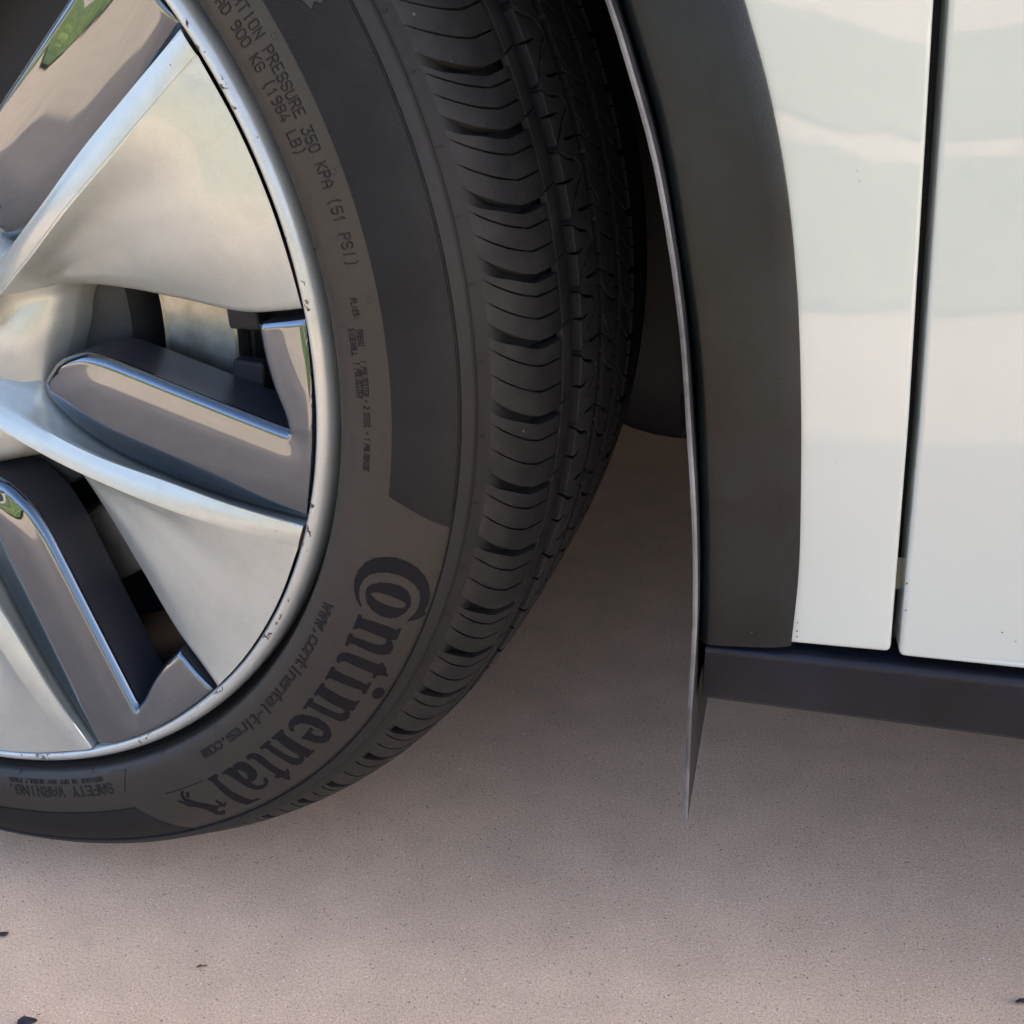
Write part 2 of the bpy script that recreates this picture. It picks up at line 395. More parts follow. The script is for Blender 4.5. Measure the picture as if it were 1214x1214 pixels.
def sipesA(o=0.0):
    w = lambda a: a
    base = [([(0.0, .0405), (.14, .0334), (.25, .0224), (.38, .0184), (.60, .0283), (.93, .0389), (1.0, .0405)], 0.8),
            ([(.44, .0405), (.45, .036), (.43, .0315)], 0.7), ([(.88, .0301), (.90, .024), (.895, .0160)], 0.7), ([(-.09, .0301), (-.10, .024), (-.105, .0160)], 0.7)]
    return base
def sipesB():
    return [([(0.0, .0095), (.2, .003), (.42, -.002), (.55, -.012), (.62, -.0165)], 0.8), ([(.5, .0095), (.7, .004), (.85, -.004), (1.0, -.0165)], 0.8), ([(.25, .0095), (.33, .005)], .7), ([(.8, -.0165), (.72, -.011)], .7)]
def sipesC():
    return [([(0.0, -.0235), (.3, -.030), (.5, -.040), (.7, -.0485)], 0.8), ([(.5, -.0235), (.75, -.033), (1.0, -.0485)], 0.8)]
for t0, t1 in zip(bounds[:-1], bounds[1:]):
    if t1 > 62 or t0 < -62:
        continue
    shoulder(t0, t1); rail(t0, t1)
    rib('tread_rib_segment', t0 - 2.65, t1 - 2.65, .0400, .0166, sipesA())
    rib('centre_rib_segment', t0 - 1.0, t1 - 1.0, .0090, -.0160, sipesB(), 60, 44)
    rib('inner_rib_segment', t0, t1, -.0240, -.0480, sipesC(), 50, 36)
    shoulder(t0, t1, -1, False)
# the rest of the circumference (inside the arch, under the tyre and beyond the frame)
lo, hi = [b for b in bounds if b < -62][0], [b for b in bounds if b > 62][-1]
V, F = [], []
for sa, sb in ((.0953, .0575), (.0562, .0486), (.0400, .0166), (.0090, -.0160), (-.0240, -.0480), (-.0575, -.0953)):
    t = lo + 2.0
    while t > hi - 360 + 0.5:
        for c in (0, 1):
            pass
        a0, a1 = t - 0.5, t - 5.1; ss = np.linspace(sa, sb, 6); i0 = len(V)
        for ia in range(8):
            a = a0 + (a1 - a0) * min(max(ia - 1, 0), 5) / 5
            for js in range(8):
                s = ss[min(max(js - 1, 0), 5)]; dd = 0.0055 if ia in (0, 7) or js in (0, 7) else 0.0
                dd = min(dd, float(depth(s)) + .0002); V.append(PD(float(surf(s)) - dd, R_(a + float(chev(abs(s))) * .6), s))
        F += grid_faces(8, 8, base=i0, flip=True); t -= 5.2
tag(obj('tread_remainder', V, F, M['tread'], tyre, angle=38), kind='stuff')
# small tick bars across the shoulder groove
for b0 in bounds:
    if -60 < b0 < 45:
        th = R_(b0 + 5.4); V = []
        for dt in (-.0011, .0011):
            for r_, s_ in ((.3244, .1008), (.3250, .0999), (.3262, .0984), (.3268, .0972)): V.append(PD(r_ + .0004, th + dt, s_ + .0003))
        obj('moulding_tick', V, [(0, 1, 5, 4), (1, 2, 6, 5), (2, 3, 7, 6)], M['print'], tyre, smooth=False)

# serrated dark bands in the sidewall, with slanted ends
def serrated(ta0, ta1, tb0, tb1, n=200):
    rs = np.r_[.2908, .2909, np.linspace(.2914, .3170, 22), .3178, .3181]; V, U = [], []
    for i in range(n):
        for k_, r in enumerate(rs):
            fr = (r - .2908) / (.3181 - .2908)
            th = (ta0 + (ta1 - ta0) * fr) * (1 - i / (n - 1)) + (tb0 + (tb1 - tb0) * fr) * (i / (n - 1))
            hgt = 0.00075 if 0 < k_ < len(rs) - 1 and 0 < i < n - 1 else 0.0
            V.append(PD(r, R_(th), float(side(r)) + hgt)); U.append((R_(th) * 0.3, r))
    return obj('serrated_band', V, grid_faces(n, len(rs)), M['serrated'], tyre, angle=40, uv=U)
serrated(150, 150, -10.5, -12.6)
serrated(-66.2, -62.2, -170, -170)

# ---- lettering on the sidewall. u: mm along the arc at r = 0.30 (clockwise), v: mm outward from r = 0.2885
LET = {
 'C':[(117.76,1.02),(115.12,-2.13),(110.43,-4.92),(104.8,-6.09),(98.64,-5.55),(92.68,-3.18),(88.28,0.41),(85.3,5.46),(83.95,10.24),(84.33,15.31),(86.44,20.1),(89.96,24.06),(94.59,26.76),(99.37,28.27),(104.33,28.8),(109.47,28.25),(110.85,29.68),(114.26,26.58),(116.63,22.88),(114.39,23.44),(111.23,24.92),(107.24,25.43),(102.84,25.06),(98.63,23.74),(95.65,21.15),(93.53,17.7),(92.46,13.27),(93.22,7.83),(95.28,3.66),(98.15,0.35),(102.35,-1.78),(106.9,-2.53),(111.48,-1.99),(115.08,-0.37),(116.85,1.34)],
 'O':[(109.67,1.02),(106.4,0.71),(103.18,2.18),(100.06,5.83),(98.33,10.55),(98.01,15.19),(99.97,19.08),(103.16,21.16),(107.41,22.12),(111.58,21.1),(115.21,18.72),(117.03,15.69),(117.81,11.6),(116.58,6.68),(113.96,3.13)],
 'O_hole':[(108.34,3.28),(106.43,4.77),(105.4,7.04),(104.89,11.74),(105.47,16.94),(106.31,19.57),(108.42,20.16),(110,18.83),(110.65,15.28),(110.83,11.12),(110.28,6.79)],
 'n1':[(122.3,1.25),(122.1,2.86),(123.57,3.16),(122.65,8.82),(122.03,13.6),(122.23,18.26),(122.5,20.12),(121.06,20.55),(121.11,21.89),(127.82,22.03),(128.9,19.74),(132.06,21.69),(134.32,22.14),(137.14,21.59),(138.98,19.46),(139.67,16.01),(139.88,10.92),(139.88,4.91),(141.13,2.51),(142.84,2.93),(143.6,1.16),(135.59,0.62),(134.87,2.21),(136.21,2.89),(135.24,7.73),(134.74,13.14),(134.06,16.24),(132.2,18.02),(129.98,17.95),(129.04,16.92),(129.03,12.55),(129.18,7.9),(129.78,3.75),(131.36,3.09),(131.91,1.27)],
 't1':[(155.05,0.97),(151.79,0.42),(148.82,1.23),(146.89,3.61),(145.74,8.22),(145.32,13.93),(145.42,18.84),(145.31,19.94),(143.89,19.81),(143.71,21.08),(146.29,23.25),(151.07,25.85),(151.14,23.53),(151.65,21.2),(154.26,21.16),(154.34,19.77),(151.73,19.38),(151.47,14.62),(151.83,9.1),(152.03,5.11),(153.74,2.98),(155.35,3.04)],
 'i':[(159.86,0.49),(158.77,2.28),(160.56,2.57),(160.28,6.51),(159.65,11.29),(159.38,15.5),(159.75,19.37),(157.9,19.36),(157.54,20.92),(165.75,21.13),(165.54,19.32),(163.94,19.17),(164.64,14.39),(165.6,8.71),(166.63,3.29),(167.19,2.23),(168.87,2.04),(169.27,0.7)],
 'dot':[(159.93,27.57),(161.34,28.34),(163.03,28.64),(164.76,28.54),(166.04,27.81),(166.79,26.88),(166.72,25.71),(165.86,24.59),(164.44,23.83),(162.72,23.54),(161.04,23.75),(159.69,24.36),(159.03,25.38),(159.13,26.55)],
 'n2':[(172.79,0.6),(171.94,2.2),(174.02,2.56),(173.67,7.66),(173.41,12.48),(172.95,16.89),(172.73,19.44),(171.45,19.75),(170.92,20.81),(178.7,21.11),(179.15,18.91),(181.16,20.67),(184.26,21.41),(187.03,20.75),(188.78,18.65),(189.09,14.25),(189.95,8.25),(190.76,2.87),(191.43,1.84),(193.72,2.29),(194.39,0.32),(185.9,0.18),(184.8,1.82),(186.83,2.44),(185.91,7.3),(185.2,12.45),(184.46,16.07),(182.73,17.82),(180.89,17.77),(180.04,15.56),(180.64,11.45),(180.69,6.35),(180.54,2.51),(182.26,2.05),(182.34,0.36)],
 'e':[(213.23,3.85),(211,0.9),(207.48,-0.21),(202.95,-0.05),(198.97,1.92),(195.79,5.76),(194.18,9.86),(194.42,14.48),(196.76,18.09),(200.27,20.58),(203.88,21.33),(207.47,20.33),(209.94,17.34),(211.03,13.34),(212.57,10.15),(202.29,9.78),(202.51,11.76),(205.77,11.74),(205.48,14.35),(204.51,16.73),(202.26,17.33),(200.38,16.16),(199.86,13.08),(200.61,9.47),(202.23,6.36),(204.53,4.42),(207.82,3.34),(210.11,3.69),(211.15,5.28)],
 't2':[(250.63,-0.35),(247.93,-1.24),(244.57,-0.54),(242.13,1.71),(241.14,5.51),(241.25,11.12),(240.75,16.06),(239.97,18.62),(237.64,17.65),(237.58,19.02),(244.3,24.27),(245.37,21.95),(245.43,19.67),(248.24,19.23),(248.03,17.27),(245.51,16.6),(246.01,12.2),(246.14,7.87),(246.56,3.55),(247.82,1.62),(250.24,1.46)],
 'a':[(272.81,-0.38),(265.32,-1.04),(264.11,0.58),(262.47,-0.59),(258.65,-1.03),(255,0.24),(252.57,3.38),(252.7,8.28),(254.7,11.05),(258.09,12.69),(261.27,12.78),(262.16,11.13),(262.59,13.47),(261.71,16.36),(258.57,17.57),(256.14,17.27),(254.88,15.23),(253.18,14.5),(252.34,15.49),(253.61,17.54),(257.11,19.38),(261.44,19.66),(264.91,18.1),(266.73,14.34),(268.1,9.16),(269.16,4.51),(270.58,1.42),(272.98,0.87)],
 'a_hole':[(262.96,3.12),(260.49,3.18),(259.11,5.94),(259.88,8.43),(261.83,10.34),(262.97,9.21),(263.4,6.27)],
 'l':[(284.67,-1.17),(277.48,-1.43),(275.84,-0.17),(278.83,1.27),(278.84,4.96),(278.04,11.42),(276.52,16.86),(275.15,21.67),(273.87,23.52),(271.04,23.51),(270.31,24.82),(279.04,24.87),(280.61,23.79),(282.38,18.66),(283.14,11.41),(283.14,5.32),(283.24,1.75),(284.59,0.19)],
 'h_body':[(308.22,-0.15),(306.23,0.48),(308.6,2.51),(308.43,4.98),(305.83,7.52),(302.62,10.89),(299.24,12.83),(296.82,15.43),(295.16,16.93),(293,17.09),(292.81,13.5),(291.49,12.73),(290.55,15.64),(291.11,17.36),(289.15,16.49),(287.18,16.86),(291.4,19.1),(294.96,17.72),(298.09,19.83),(298.48,21.48),(296.13,21.19),(294.76,22.21),(298.11,24.72),(300.52,24.07),(302.07,22.07),(302.49,18.84),(303.56,15.81),(307.21,12.53),(311.66,10.61),(313.14,7.58),(315.6,4.79),(313.3,5.1),(311.35,7.27),(310.78,4.4),(310.39,2.11)],
 'h_leg':[(305.2,1.43),(303.28,2.22),(306.19,5.23),(307.47,4.32)],
 'line':[(319.87,-1.85),(288.94,-1.3),(289.26,-0.88),(320.16,-1.39)],
 'n3':[(216.54,-0.26),(215.69,1.34),(217.77,1.7),(217.42,6.8),(217.16,11.62),(216.7,16.03),(216.48,18.58),(215.2,18.89),(214.67,19.95),(222.45,20.25),(222.9,18.05),(224.91,19.81),(228.01,20.55),(230.78,19.89),(232.53,17.79),(232.84,13.39),(233.7,7.39),(234.51,2.01),(235.18,0.98),(237.47,1.43),(238.14,-0.54),(229.65,-0.68),(228.55,0.96),(230.58,1.58),(229.66,6.44),(228.95,11.59),(228.21,15.21),(226.48,16.96),(224.64,16.91),(223.79,14.7),(224.39,10.59),(224.44,5.49),(224.29,1.65),(226.01,1.19),(226.09,-0.5)],

}
def on_side(u, v, h): return PD(0.2885 + v / 1000, -u / 300.0, float(side(0.2885 + v / 1000)) + h)
def glyph_mesh(name, loops, h=0.0004, material=None, step=2.5):
    pts = [[Vector((a, b, 0)) for a, b in lp] for lp in loops]
    tri = tessellate_polygon(pts); flat = [p for lp in pts for p in lp]
    bm = bmesh.new(); bv = [bm.verts.new(p) for p in flat]
    for t in tri:
        try: bm.faces.new([bv[i] for i in t])
        except ValueError: pass
    us = [p.x for p in flat]; vs_ = [p.y for p in flat]
    for a in np.arange(min(us) + step, max(us), step * 1.6):
        bmesh.ops.bisect_plane(bm, geom=bm.verts[:] + bm.edges[:] + bm.faces[:], plane_co=(a, 0, 0), plane_no=(1, 0, 0))
    for a in np.arange(min(vs_) + step, max(vs_), step):
        bmesh.ops.bisect_plane(bm, geom=bm.verts[:] + bm.edges[:] + bm.faces[:], plane_co=(0, a, 0), plane_no=(0, 1, 0))
    for fc in bm.faces:
        if fc.normal.z < 0: fc.normal_flip()
    bm.verts.index_update()
    V = [on_side(q.co.x, q.co.y, h) for q in bm.verts]; nb = len(V)
    F = [[q.index for q in fc.verts] for fc in bm.faces]
    V += [on_side(q.co.x, q.co.y, -0.0002) for q in bm.verts]
    for e in bm.edges:
        if len(e.link_faces) == 1:
            a, b_ = e.verts[0].index, e.verts[1].index; F.append([a, b_, b_ + nb, a + nb])
    bm.free()
    return obj(name, V, F, material or M['rubber_dark'], tyre, smooth=False)
for key, loops in [('C', ['C']), ('O', ['O', 'O_hole']), ('n', ['n1']), ('t', ['t1']), ('i', ['i']), ('dot', ['dot']), ('n', ['n2']), ('e', ['e']), ('n', ['n3']), ('t', ['t2']), ('a', ['a', 'a_hole']), ('l', ['l'])]:
    glyph_mesh('brand_letter', [LET[q] for q in loops])
glyph_mesh('leaping_horse_emblem', [LET['h_body']]); glyph_mesh('horse_emblem_leg', [LET['h_leg']])
glyph_mesh('moulded_line', [LET['line']])
# the two tips of a wear symbol in the serrated band
tip = lambda pts: [(-math.radians(t) * 300, (r - .2885) * 1000) for r, t in pts]
glyph_mesh('moulded_star', [tip([(.3045, 29.4), (.3058, 28.46), (.3082, 28.85), (.3096, 28.48), (.3112, 28.6), (.310, 30.2), (.307, 31.0)])], 0.0013, M['rubber'])

# stroke font for the small moulded text (cell 4 x 6)
FONT = {
'A': ['0,0 0,4 2,6 4,4 4,0', '0,2.4 4,2.4'], 'B': ['0,0 0,6 3,6 4,5 4,4 3,3 0,3', '3,3 4,2 4,1 3,0 0,0'], 'C': ['4,1 3,0 1,0 0,1 0,5 1,6 3,6 4,5'],
'D': ['0,0 0,6 3,6 4,5 4,1 3,0 0,0'], 'E': ['4,0 0,0 0,6 4,6', '0,3 3,3'], 'F': ['0,0 0,6 4,6', '0,3 3,3'], 'G': ['4,5 3,6 1,6 0,5 0,1 1,0 3,0 4,1 4,3 2.2,3'],
'I': ['2,0 2,6'], 'K': ['0,0 0,6', '4,6 .6,3 4,0'], 'L': ['0,6 0,0 4,0'], 'M': ['0,0 0,6 2,3 4,6 4,0'], 'N': ['0,0 0,6 4,0 4,6'], 'O': ['1,0 0,1 0,5 1,6 3,6 4,5 4,1 3,0 1,0'],
'P': ['0,0 0,6 3,6 4,5 4,4 3,3 0,3'], 'R': ['0,0 0,6 3,6 4,5 4,4 3,3 0,3', '2,3 4,0'], 'S': ['0,1 1,0 3,0 4,1 4,2 3,3 1,3 0,4 0,5 1,6 3,6 4,5'], 'T': ['0,6 4,6', '2,6 2,0'],
'U': ['0,6 0,1 1,0 3,0 4,1 4,6'], 'W': ['0,6 1,0 2,4 3,0 4,6'], 'X': ['0,0 4,6', '0,6 4,0'], 'Y': ['0,6 2,3 4,6', '2,3 2,0'], 'Z': ['0,6 4,6 0,0 4,0'],
'0': ['1,0 0,1 0,5 1,6 3,6 4,5 4,1 3,0 1,0'], '1': ['.8,4.6 2,6 2,0'], '2': ['0,5 1,6 3,6 4,5 4,4 0,0 4,0'], '3': ['0,6 4,6 2,3.6 3,3.6 4,2.6 4,1 3,0 1,0 0,1'], '4': ['2.4,6 0,1.6 4,1.6', '2.8,3.4 2.8,0'],
'5': ['4,6 .4,6 0,3.4 3,3.4 4,2.4 4,1 3,0 1,0 0,1'], '8': ['1,3 0,4 0,5 1,6 3,6 4,5 4,4 3,3 1,3 0,2 0,1 1,0 3,0 4,1 4,2 3,3'], '9': ['4,3.2 1,3.2 0,4 0,5 1,6 3,6 4,5 4,1.4 3,0 1,0'],
'(': ['2.6,6.8 1.6,5 1.6,1 2.6,-.8'], ')': ['1.4,6.8 2.4,5 2.4,1 1.4,-.8'], '+': ['.6,3 3.4,3', '2,1.6 2,4.4'], ':': ['2,1 2,1.6', '2,4 2,4.6'], '.': ['1.8,0 2.2,.5'], '-': ['.6,2.4 3.4,2.4'], '/': ['0,0 4,6'],
'w': ['0,4 1,0 2,3 3,0 4,4'], 'c': ['4,3.4 3,4 1,4 0,3 0,1 1,0 3,0 4,.6'], 'o': ['1,0 0,1 0,3 1,4 3,4 4,3 4,1 3,0 1,0'], 'n': ['0,0 0,4', '0,3 1,4 3,4 4,3 4,0'], 't': ['1.4,6 1.4,.8 2.4,0 3.4,.3', '0,4 3.4,4'],
'i': ['2,0 2,4', '2,5.2 2,5.8'], 'e': ['0,2.2 4,2.2 4,3 3,4 1,4 0,3 0,1 1,0 3.6,0'], 'a': ['.4,4 3,4 4,3 4,0 1,0 0,.8 .6,2.2 4,2.2'], 'l': ['2,6 2,.6 2.8,0'], 'r': ['0,0 0,4', '0,2.8 1.4,4 3.6,4'], 's': ['0,.3 3,0 4,1 3,2 1,2 0,3 1,4 3.8,3.8'], 'm': ['0,0 0,4', '0,3.4 1,4 2,3.4 2,0', '2,3.4 3,4 4,3.4 4,0']}
def moulded_text(name, text, th_start, r0, height, pitch, width=0.125, h=0.00045, material=None, gw=0.68):
    """clockwise text, tops outward. height, pitch in m"""
    V, F = [], []; w2 = width * height / 2; hk = 0
    for ci, ch in enumerate(text):
        for st in FONT.get(ch, []):
            p = np.array([tuple(map(float, q.split(','))) for q in st.split()])
            p = np.c_[p[:, 0] / 4 * pitch * gw + ci * pitch, p[:, 1] / 6 * height]
            n_ = len(p); hk = (hk + 1) % 4; hh = h + hk * 0.00002
            closed = np.allclose(p[0], p[-1]); i0 = len(V)
            for i in range(n_):
                a = p[i] - p[i - 1] if i > 0 else (p[-1] - p[-2] if closed else p[1] - p[0])
                b_ = p[i + 1] - p[i] if i < n_ - 1 else (p[1] - p[0] if closed else p[-1] - p[-2])
                a = a / np.hypot(*a); b_ = b_ / np.hypot(*b_); tdir = a + b_; tl = np.hypot(*tdir); tdir = tdir / tl if tl > 1e-6 else a
                nn = np.array([-tdir[1], tdir[0]]); k_ = w2 / max(0.45, abs(nn @ np.array([-a[1], a[0]])))
                q = p[i].copy()
                if not closed and i == 0: q = q - a * w2
                if not closed and i == n_ - 1: q = q + b_ * w2
                for off, hz in ((1.25, -0.0002), (1, hh), (-1, hh), (-1.25, -0.0002)):
                    x, y = q + nn * k_ * off; r = r0 + y
                    V.append(PD(r, R_(th_start) - x / (r0 + height / 2), float(side(r)) + hz))
            F += grid_faces(n_, 4, base=i0)
    return obj(name, V, F, material or M['print'], tyre, smooth=False)
pa = 0.00356
moulded_text('moulded_text', 'MAX INFLATION PRESSURE 350 KPA (51 PSI)', 32.35 + 8 * math.degrees(pa / .282), .2794, .0050, pa)
moulded_text('moulded_text', 'MAX LOAD 900 KG (1984 LB)', 33.1 + 6 * math.degrees(.00342 / .2745), .2720, .0050, .00342)
moulded_text('moulded_text', 'PLIES:', 7.4, .2774, .0027, .00152, .13); moulded_text('moulded_text', 'TREAD', 4.75, .2776, .0027, .00152, .13)
moulded_text('moulded_text', 'SIDEWALL', 4.75, .2736, .0027, .00152, .13)
moulded_text('moulded_text', '1 POLYESTER + 2 STEEL + 1 POLYAMIDE', 1.95, .2774, .0027, .00147, .13)
moulded_text('moulded_text', '1 POLYESTER', 1.7, .2742, .0027, .00147, .13)
moulded_text('moulded_text', 'www.continental-tires.com', -24.3, .2726, .0056, .00552, .21, material=M['print'], h=.0006, gw=.80)
moulded_text('moulded_text', 'SAFETY WARNING.', -68.2, .2735, .0058, .0052, .17, material=M['print'])
moulded_text('moulded_text', 'SERIOUS INJURY MAY RESULT FROM', -69.2, .2690, .0022, .0023, .2, material=M['print'])
moulded_text('moulded_text', 'SAFETY WARNING  EXPLOSION', -86.0, .2735, .0058, .0052, .17, material=M['print'])
# frame corner around the warning text
glyph_mesh('moulded_frame', [[((-math.radians(t)) * 300, (r - .2885) * 1000) for r, t in ((.2672, -67.6), (.2672, -65.1), (.2800, -66.6), (.2800, -66.9), (.2679, -65.5), (.2679, -67.6))]], 0.0006, M['rubber'])
# little round vent marks
for r, t in [(.2872, 28.36), (.2711, 27.71), (.2862, 17.67), (.2707, 16.36), (.2864, 7.23), (.271, 5.0), (.2869, -4.6), (.2722, -5.8), (.2718, -16.7), (.2869, -15.1), (.309, -15.0), (.3160, -15.2), (.2869, 38.5), (.271, -30)]:
    V = []
    for i in range(16):
        a = i / 16 * 2 * math.pi
        for q, hz in ((.00155, -.0002), (.00145, .0003), (.0011, .0003), (.0010, -.0002)):
            rr_ = r + q * math.sin(a); V.append(PD(rr_, R_(t) + q * math.cos(a) / r, float(side(rr_)) + hz))
    obj('vent_mark', V, grid_faces(16, 4, wrap=True), M['rubber'], tyre)
# fine mould seams at the bead
for t in (-58.5, -70.3, -81.8, -48.7, 12.0):
    V = []
    for r, s_ in ((.2618, .0985), (.2632, .1040), (.2645, .1095), (.2662, .1106)):
        for dt in (-.0012, .0012): V.append(PD(r, R_(t) + dt - (r - .2618) * .6, s_ + .0006))
    obj('bead_seam', V, [(0, 1, 3, 2), (2, 3, 5, 4), (4, 5, 7, 6)], M['print'], tyre, smooth=False)

# ---- wheel
lip = [(.2504, .070), (.2505, .100), (.2507, .1062), (.2515, .1074), (.2524, .1081), (.2538, .1081), (.2550, .1076), (.2562, .1066), (.2574, .1050), (.2582, .1030), (.2587, .1000), (.2588, .0880)]
v, f = lathe([tuple(q) for q in catmull(lip, 40)], 300, P=P)
wheel = obj('wheel', v, f, M['rimlip'], car, angle=60); wheel.matrix_world = wheelmat
tag(wheel, 'silver rim lip chipped along its edge')
bar = [(.2506, .072), (.2400, .060), (.2330, .040), (.2290, .000), (.2280, -.060), (.2340, -.085), (.2480, -.098)]
v, f = lathe([tuple(q) for q in catmull(bar, 24)], 180, P=P); obj('rim_barrel', v, f, M['barrel'], wheel)

SEC = 2 * math.pi / 7
def rot2(p, a): 
    p = np.array(p, float); c, s = math.cos(a), math.sin(a); q = p.copy()
    q[..., 0] = c * p[..., 0] - s * p[..., 1]; q[..., 1] = s * p[..., 0] + c * p[..., 1]; return q
def W(p): return [(a, -c, b_) for a, b_, c in np.asarray(p).reshape(-1, 3)]        # (x, y, s) -> wheel axes
arc = lambda r, t, s: (r * math.cos(R_(t)), r * math.sin(R_(t)), s)
RIM = .2500
Lrail = [(.0818, -.0320, .080), (.0832, -.0358, .081), (.0859, -.0391, .082), (.0966, -.0469, .085), (.1101, -.0535, .088), (.134, -.0618, .0925), (.1583, -.0672, .095), (.1992, -.0732, .101), arc(RIM, -17.7, .1065)]
Frail = [(.040, .004, .082), (.062, .0195, .088), (.0845, .0364, .095), (.0936, .0435, .098), (.1235, .0673, .105), (.1494, .0900, .1075), (.1792, .1146, .109), arc(RIM, 33.75, .1080)]
Krail = [(.040, -.010, .083), (.060, .004, .090), (.0822, .0205, .097), (.1135, .0442, .105), (.1372, .0637, .1095), (.1715, .0914, .1115), (.1915, .1085, .1108), arc(RIM, 30.9, .1080)]

def make_spoke():
    V, F = [], []
    def add(g, flip=False):
        nu, nv = g.shape[:2]; b0 = len(V); V.extend(W(g)); F.extend(grid_faces(nu, nv, base=b0, flip=flip))
    n = 90
    L = rot2(Lrail, SEC); Lr = catmull(np.vstack([[(.034, .016, .074)], [(.055, .030, .077)], L]), n)
    Fr = catmull(Frail, n); Kd = catmull(Krail, 900); Kr = catmull(Krail, n)
    unit = lambda v_: v_ / (np.linalg.norm(v_, axis=1)[:, None] + 1e-9)
    toL, toK = unit(Lr - Fr), unit(Kr - Fr)
    gl = np.minimum(np.linalg.norm(Lr - Fr, axis=1), .012)[:, None]
    deep = Lr.copy(); deep[:, 2] -= .022
    up_ = np.array([0, 0, 1.0])
    e1 = Fr + toL * gl * .10 - up_ * .0004; e2 = Fr + toL * gl * .30
    arm = [deep, Lr, Fr + toL * gl * .75 + (Lr - Fr - toL * gl) * .3, e2 * .6 + Lr * .4, e2, e1, Fr + toK * .0005, Fr + toK * .0018]
    for u in (.25, .5, .75, .9): arm.append(Fr + (Kr - Fr) * u + up_ * (.0005 * 4 * u * (1 - u)))
    arm.append(Kr - toK * .0012 - up_ * .0001); arm.append(Kr - up_ * .0003)
    arm = np.array(arm)
    # scoop control net (rows from the ridge down to the window edge, columns hub -> rim)
    nc = [((.0822, .0205, .0968), (.0865, .0200, .0890), (.0915, .0200, .0815), (.0965, .0208, .0765), (.1000, .0215, .0735)),
          ((.1135, .0442, .1048), (.1150, .0385, .0935), (.1165, .0330, .0860), (.1185, .0275, .0815), (.1200, .0236, .0775)),
          ((.1372, .0637, .1093), (.1385, .0545, .0985), (.1395, .0440, .0925), (.1400, .0335, .0880), (.1400, .0243, .0815)),
          ((.1715, .0914, .1113), (.1730, .0770, .1050), (.1745, .0600, .1020), (.1755, .0410, .0980), (.1755, .0233, .0885)),
          ((.1915, .1085, .1107), (.2010, .0860, .1075), (.2085, .0640, .1065), (.2135, .0410, .1035), (.2165, .0218, .0965)),
          (arc(.2400, 31.0, .1088), arc(.2405, 24, .1078), arc(.2410, 17, .1074), arc(.2405, 11, .1060), arc(.2390, 6.2, .1025)),
          (arc(RIM, 30.9, .1080), arc(RIM, 24, .1079), arc(RIM, 17, .1079), arc(RIM, 11, .1077), arc(RIM, 6.55, .1066))]
    net = np.array(nc).transpose(1, 0, 2)
    nv = n + 10
    rows = [catmull(r, nv) for r in net]
    k0 = int(np.argmin(np.linalg.norm(Kd[:, :2] - np.array([.0822, .0205]), axis=1)))
    ks = Kd[k0:]; rows[0] = ks[np.round(np.linspace(0, len(ks) - 1, nv)).astype(int)] - up_ * .0003
    rows = np.array(rows); sc = np.array([catmull(rows[:, j], 36) for j in range(nv)]).transpose(1, 0, 2)
    # lower lip and the wall that goes down into the window
    lipr = sc[-1].copy(); l1 = lipr + [0, -.0008, -.0012]; l2 = lipr + [0, -.0012, -.0035]; l3 = lipr + [0, .0005, -.022]; l4 = lipr + [0, .003, -.045]
    add(arm); add(np.concatenate([sc, [l1, l2, l3, l4]]))
    # bowl between this arm and the next one
    web = np.array([[(.036, -.002, .0815), (.058, .0105, .0840), (.0800, .0260, .0835), (.0985, .0255, .0765), (.1080, .0240, .0655)],
                    [(.040, -.008, .0800), (.060, .0045, .0815), (.0822, .0190, .0815), (.0990, .0215, .0750), (.1080, .0218, .0650)],
                    [(.040, -.012, .0795), (.060, .0000, .0808), (.0800, .0125, .0808), (.0950, .0168, .0745), (.1050, .0180, .0635)],
                    [(.042, -.017, .0803), (.062, -.006, .0822), (.0790, .0035, .0822), (.0910, .0085, .0770), (.1000, .0100, .0645)],
                    [(.044, -.023, .0808), (.062, -.014, .0830), (.0775, -.0070, .0832), (.0890, -.0030, .0780), (.0965, -.0015, .0650)],
                    [(.046, -.030, .0800), (.062, -.024, .0820), (.0750, -.0190, .0822), (.0840, -.0165, .0780), (.0905, -.0150, .0660)],
                    [(.048, -.040, .0760), (.062, -.036, .0795), (.0720, -.0335, .0800), (.0785, -.0320, .0780), (.0830, -.0310, .0680)]])
    wb = patch(web, 30, 34); last = wb[:, -1:].copy(); last[..., 0] -= .002; last[..., 2] -= .045
    add(np.concatenate([wb, last], axis=1))
    return obj('spoke', V, F, M['silver'], wheel, angle=55)
spoke0 = make_spoke()

